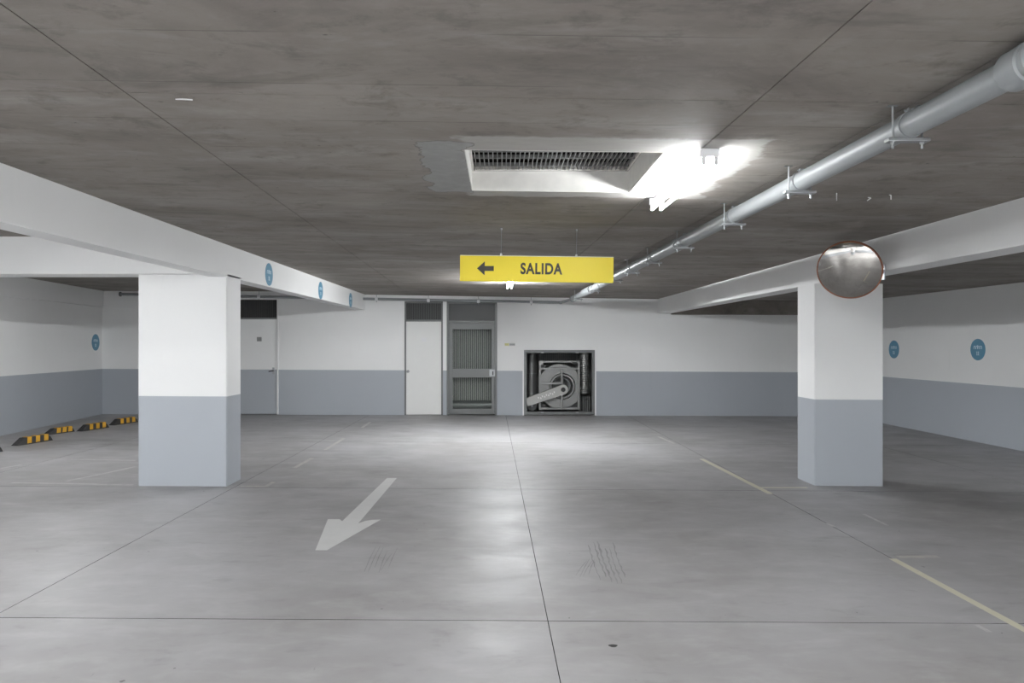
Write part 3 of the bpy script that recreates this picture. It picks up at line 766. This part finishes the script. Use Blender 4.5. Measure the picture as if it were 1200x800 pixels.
for x in (587, 675.5):
    b0 = Vector(((x - 629) * kx, .018, sh/2 + .004))
    wtop = ceil_z(cen.x + b0.x, SZ) - cen.z + .012 * (1 if x < 600 else -1) * 0
    topz = wtop + math.sin(math.atan(.0125)) * b0.x
    bm = bmesh.new(); tube(bm, b0, (b0.x, .018, topz - .003), .0022, seg=8); obj('cable', bm, M_galvd, sign)
    bm = bmesh.new(); tube(bm, b0, b0 + Vector((0, 0, .02)), .010, seg=10); obj('cable_clip', bm, M_plastic, sign)
    bm = bmesh.new(); tube(bm, (b0.x, .018, topz - .018), (b0.x, .018, topz - .003), .009, seg=10); obj('ceiling_hook', bm, M_galvd, sign)

# ------------------------------------------------------------------ convex mirror
MC = px(995, 316.7, 6.05); th, ph = math.radians(38), math.radians(25)
nrm = Vector((-math.sin(th) * math.cos(ph), -math.cos(th) * math.cos(ph), -math.sin(ph)))
mir = thing('convex_mirror', 'round convex traffic mirror with thin orange rim on the right beam', 'mirror', MC)
R = .257
bm = bmesh.new()
prof = []; sag = .06; RR = (R*R + sag*sag) / (2*sag)
for k in range(15):
    r = R * (1 - k / 14); prof.append((math.sqrt(RR*RR - r*r) - (RR - sag), r))
lathe(bm, prof, (0, 0, 0), nrm, 72); obj('mirror_face', bm, M_mirror, mir, True)
bm = bmesh.new(); lathe(bm, [(-.02, R - .002), (-.022, R + .005), (.002, R + .006), (.006, R + .003), (.005, R - .003), (-.004, R - .005)], (0, 0, 0), nrm, 72); obj('rim', bm, M_orange, mir, True)
bm = bmesh.new(); lathe(bm, [(-.018, R), (-.035, R - .02), (-.05, R - .10), (-.055, 0)], (0, 0, 0), nrm, 56); obj('back_shell', bm, M_brown, mir, True)
bk = -nrm * .05
bx = Vector((CR[0] - .002, MC.y + .16, MC.z - .0)) - MC
bm = bmesh.new(); tube(bm, bk, bx + Vector((0, -.0, 0)), .018, seg=16); obj('arm', bm, M_galvd, mir, True)
bm = bmesh.new(); box(bm, bx.x - .010, bx.x, bx.y - .05, bx.y + .05, bx.z - .07, bx.z + .07, .003); obj('wall_plate', bm, M_galvd, mir)

# ------------------------------------------------------------------ round blue stickers
def sticker(label, pos, n, dia, flip=1):
    """pos on the surface, n outward normal, text axis horizontal"""
    n = Vector(n).normalized(); hx = Vector((0, 0, 1)).cross(n).normalized()
    s = thing('bay_sticker', label, 'sticker', pos, 0, 'round blue bay number stickers')
    M = Matrix((( hx.x, n.x, 0, 0), (hx.y, n.y, 0, 0), (0, 0, 1, 0), (0, 0, 0, 1)))
    s.matrix_basis = Matrix.Translation(pos) @ M
    r = dia / 2
    bm = bmesh.new(); lathe(bm, [(.0, r), (.0025, r), (.0025, 0)], (0, 0, 0), (0, 1, 0), 40); obj('disc', bm, M_blue, s)
    bm = bmesh.new()
    def bar(x0, z0, x1, z1, w):
        a = Vector((x0, .0042, z0)) * r; b = Vector((x1, .0042, z1)) * r; a.y = b.y = .0025
        d = (b - a).normalized(); pz = Vector((-d.z, 0, d.x)) * w * r
        poly_prism(bm, [a + pz, b + pz, b - pz, a - pz], (0, .001, 0))
    for k in range(4):                       # a short word of four rounded letters
        cx_ = -.42 + .28 * k; rr = .11
        for j in range(7):
            a0, a1 = PI * j / 6, PI * (j + 1) / 6
            if k in (0, 2) or j < 5: bar(cx_ + rr * math.cos(a0), .2 + .13 * math.sin(a0), cx_ + rr * math.cos(a1), .2 + .13 * math.sin(a1), .035)
        bar(cx_ + rr, .05, cx_ + rr, .22 + (.2 if k == 1 else 0), .035)
        bar(cx_ - rr, .05, cx_ - rr, .22, .03)
    for k in (0, 1):
        cx_ = -.1 + .2 * k
        bar(cx_, -.5, cx_, -.18, .045); bar(cx_ - .07, -.5, cx_ + .07, -.5, .03); bar(cx_ - .07, -.27, cx_, -.18, .035)
    obj('lettering', bm, M_bluewhite, s)
for x, y, label in ((315.2, 321.5, 'blue round sticker on the white left beam, nearest of three'), (375.7, 340.3, 'blue round sticker on the left beam, middle of three'), (410.8, 351.6, 'blue round sticker on the left beam, farthest, beside the thin pipe')):
    Z = CL[1] * F / (x - VX); p = px(x, y, Z); sticker(label, Vector((CL[1], p.y, p.z)), (1, 0, 0), .28)
for x, y, label in ((1047.6, 409.3, 'blue round sticker on the right wall, the one nearer the right column'), (1146, 409.5, 'blue round sticker on the right wall, the one nearer the picture edge')):
    Z = 7.65
    for _ in range(20): Z = rwx(Z) * F / (x - VX)
    p = px(x, y, Z); sticker(label, Vector((rwx(Z), p.y, p.z)), (-1, -.0065, 0), .345)
Z = 12
for _ in range(60): Z = .5 * Z + .5 * lwx(Z) * F / (112 - VX)
p = px(112, 401, Z); sticker('blue round sticker on the far left wall above the wheel stops', Vector((lwx(Z), p.y, p.z)), (1, .106, 0), .34)

# ------------------------------------------------------------------ wheel stops
def stop(label, x0, y0, x1, y1, wd=.15, ht=.10):
    a = Vector((x0, y0, 0)); b = Vector((x1, y1, 0)); L = (b - a).length; c = (a + b) / 2
    s = thing('wheel_stop', label, 'wheel stop', (c.x, c.y, floor_z(c.x) + .001), math.atan2(b.y - a.y, b.x - a.x), 'rubber wheel stops by the left wall')
    h = L / 2; tp = .13; tw = wd * .28
    def sec(x, k=1.0, off=0):   # cross-section points at x (full height k)
        return [(x, -wd/2 - off, -off if k == 1 else 0), (x, -tw - off * .6, ht * k + off), (x, tw + off * .6, ht * k + off), (x, wd/2 + off, -off if k == 1 else 0)]
    bm = bmesh.new()
    S_ = [[(-h, -wd/2 * .8, 0), (-h, -tw, .012), (-h, tw, .012), (-h, wd/2 * .8, 0)], sec(-h + tp), sec(h - tp * .5), [(h, -wd/2, 0), (h, -tw, .05), (h, tw, .05), (h, wd/2, 0)]]
    R_ = [[bm.verts.new(p) for p in q_] for q_ in S_]
    for P, Q in zip(R_, R_[1:]):
        for i in range(4): bm.faces.new((P[i], P[(i+1) % 4], Q[(i+1) % 4], Q[i]))
    bm.faces.new(R_[0]); bm.faces.new(R_[-1][::-1])
    obj('rubber_body', bm, M_rubber, s)
    body = h * 2 - tp * 1.5
    for k in range(3):
        xa = -h + tp + .02 + k * (body) / 2.75; xb = xa + .075; of = .003
        bm = bmesh.new(); sk = .03
        A_ = [(xa, -wd/2 - of + .0053, .016), (xa + sk, -tw - of, ht + of), (xa + sk, tw + of, ht + of), (xa, wd/2 + of - .0053, .016)]
        B_ = [(p[0] + .075, p[1], p[2]) for p in A_]
        inn = lambda p: (p[0], p[1] * .9, p[2] - .008)
        va = [bm.verts.new(p) for p in A_]; vb = [bm.verts.new(p) for p in B_]; vc = [bm.verts.new(inn(p)) for p in A_]; vd = [bm.verts.new(inn(p)) for p in B_]
        for i in range(3):
            bm.faces.new((va[i], va[i+1], vb[i+1], vb[i])); bm.faces.new((vc[i], vc[i+1], vd[i+1], vd[i]))
            bm.faces.new((va[i], va[i+1], vc[i+1], vc[i])); bm.faces.new((vb[i], vb[i+1], vd[i+1], vd[i]))
        bm.faces.new((va[0], vb[0], vd[0], vc[0])); bm.faces.new((va[3], vb[3], vd[3], vc[3]))
        obj('yellow_stripe', bm, M_stripe, s)
stop('black and yellow wheel stop cut by the left picture edge', -6.99, 9.03, -6.90, 9.60)
stop('largest and nearest whole black and yellow wheel stop on the left', -7.04, 10.12, -6.93, 10.72)
stop('small wheel stop close to the left wall, second of the row', -7.38, 11.33, -7.24, 11.80, .14, .09)
stop('black and yellow wheel stop, third of the row from the left', -7.11, 11.80, -6.99, 12.38)
stop('farthest wheel stop, next to the left column in the picture', -7.07, 12.70, -6.94, 13.28)

# ------------------------------------------------------------------ floor paint
def film(bm, pts): bm.faces.new([bm.verts.new(p) for p in pts])
def flat(name, pts, mat, label, cat, up=.0012, group=None):
    bm = bmesh.new(); P = [gnd(*p) for p in pts][::-1]
    film(bm, [(p.x, p.y, p.z + .0008) for p in P])
    bmesh.ops.triangulate(bm, faces=bm.faces[:])
    return tag(obj(name, bm, mat), label, cat, group)
flat('floor_arrow', [(369.5, 644.6), (383.2, 644.6), (414, 627), (446.5, 608.6), (437, 608.9), (428, 610.2), (420, 613), (465, 560), (453.5, 560), (401, 610.5), (398, 608.2), (384.2, 608.2)], M_arrow, 'white painted direction arrow on the floor pointing toward the viewer and left', 'floor arrow')
def strip(name, pts, w, mat, label, group=None):
    bm = bmesh.new()
    for (p0, p1) in pts:
        a = gnd(*p0); b = gnd(*p1); d = (b - a).normalized(); n_ = Vector((-d.y, d.x, 0)) * w / 2
        Q = [a + n_, a - n_, b - n_, b + n_]
        film(bm, [(v.x, v.y, floor_z(v.x) + .0008) for v in Q])
    return tag(obj(name, bm, mat), label, 'floor line', group)
strip('floor_line', [((1046, 654.5), (1215, 745.5))], .055, M_lineY, 'yellow painted bay line at the lower right of the floor')
strip('floor_line', [((822, 537.5), (903, 578.5))], .065, M_lineY, 'yellow worn bay line left of the right column')
strip('floor_line', [((890, 571.2), (946, 571.2))], .05, M_lineY, 'short yellow cross line touching the right column foot')
strip('floor_line', [((1052, 652.5), (1100, 652))], .06, M_lineF, 'faded cross line at the top of the lower right yellow line')
strip('floor_line', [((772, 511.5), (790, 519.5))], .05, M_lineF, 'faded short dash on the rear floor right of centre')
strip('floor_line', [((1012, 602), (1040, 615.5)), ((968, 613), (978, 617))], .03, M_lineW, 'thin faded white dash in front of the right column')
strip('floor_line', [((1144, 732), (1160, 740.5))], .03, M_lineW, 'tiny white dash crossing the floor joint at lower right')
strip('floor_line', [((282, 569.6), (314, 569.6)), ((311, 570), (321, 564.5))], .05, M_lineF, 'faded corner line right of the left column foot')
strip('floor_line', [((345, 548), (366, 536.5)), ((381, 527), (403, 513.5)), ((424, 501), (434, 494.3))], .055, M_lineF, 'faded dashes running back from the left column to the rear wall')
strip('floor_line', [((14, 565.4), (156, 568))], .05, M_lineW, 'faded white line left of the left column foot')
strip('floor_line', [((78, 563.5), (118, 555.5)), ((118, 555.5), (159, 546.5))], .05, M_lineW, 'slanting faded white line in the left bay')
strip('floor_line', [((82, 538), (159, 539.3))], .05, M_lineW, 'faded level line in the left bay behind the slanting one')
strip('floor_line', [((0, 548.8), (25, 544.5))], .05, M_lineW, 'short faded line at the left picture edge')
bm = bmesh.new()
def scuff(L, w):
    for p0, p1 in L:
        a = gnd(*p0); b = gnd(*p1); d = (b - a).normalized(); n_ = Vector((-d.y, d.x, 0)) * w / 2
        m_ = (a + b) / 2 + n_ * 1.2
        Q = [a + n_*.4, a - n_*.4, m_ - n_, b - n_*.3, b + n_*.3, m_ + n_]
        film(bm, [(v.x, v.y, floor_z(v.x) + .0006) for v in Q][::-1])
rs = random.Random(3)
for k in range(7):
    x = 690 + 4.6 * k + rs.uniform(-1.5, 1.5); y = 636 + rs.uniform(-4, 8); n_ = 5
    for q_ in range(n_): scuff([((x + 1.6 * q_ + .25*q_*q_, y + 8 * q_), (x + 1.6 * (q_ + 1.2) + .25*(q_+1)**2, y + 8 * (q_ + 1.15)))], rs.uniform(.006, .018))
for k in range(4): scuff([((674 + 5*k + rs.uniform(-1, 1), 673 + rs.uniform(-4, 3)), (688 + 3*k, 652 + rs.uniform(-3, 5)))], .007)
tag(obj('tyre_scuff', bm, M_scuff), 'bundle of dark tyre scuff streaks right of the centre floor joint', 'scuff marks', None, 'stuff')
bm = bmesh.new(); scuff([((428 + 5*k + rs.uniform(-2, 2), 668 + rs.uniform(-8, 4)), (440 + 5*k + rs.uniform(-1, 1), 641 + rs.uniform(-3, 8))) for k in range(6)], .007)
tag(obj('tyre_scuff', bm, M_scuff), 'faint dark scuff streaks just below the white floor arrow', 'scuff marks', None, 'stuff')
p = gnd(718.5, 756.5); bm = bmesh.new(); poly_prism(bm, [(p.x + .022*math.cos(a)*(1+.2*math.sin(3*a)), p.y + .016*math.sin(a), floor_z(p.x) + .0003) for a in [2*PI*k/14 for k in range(14)]], (0, 0, .001))
tag(obj('floor_spot', bm, M_rubber), 'small dark spot on the floor near the bottom edge', 'stain')

# ------------------------------------------------------------------ loose wires from the ceiling
def wire(label, pts):
    bm = bmesh.new()
    for a, b in zip(pts, pts[1:]): tube(bm, a, b, .0035, seg=6)
    return tag(obj('tie_wire', bm, M_plastic, None, True), label, 'wire')
def cpx(x, y):
    Z = 4
    for _ in range(30): Z = (ceil_z((x - VX) / F * Z, Z) - CH) * F / (VY - y)
    return px(x, y, Z)
a = cpx(980.5, 226); wire('straight tie wire hanging from the ceiling right of the second pipe hanger', [a, a + Vector((0, 0, -.05))])
a = cpx(1017, 231); wire('short bent tie wire between the two hanging wires', [a, a + Vector((.02, 0, -.006)), a + Vector((-.004, 0, -.022))])
a = cpx(1042, 228); wire('curled tie wire hanging from the ceiling above the right beam', [a, a + Vector((.012, 0, -.004)), a + Vector((.012, 0, -.032))])
a = cpx(206, 116); wire('white wire end sticking out of the left ceiling joint', [a, a + Vector((.03, -.01, -.004)), a + Vector((.07, .0, -.003))])
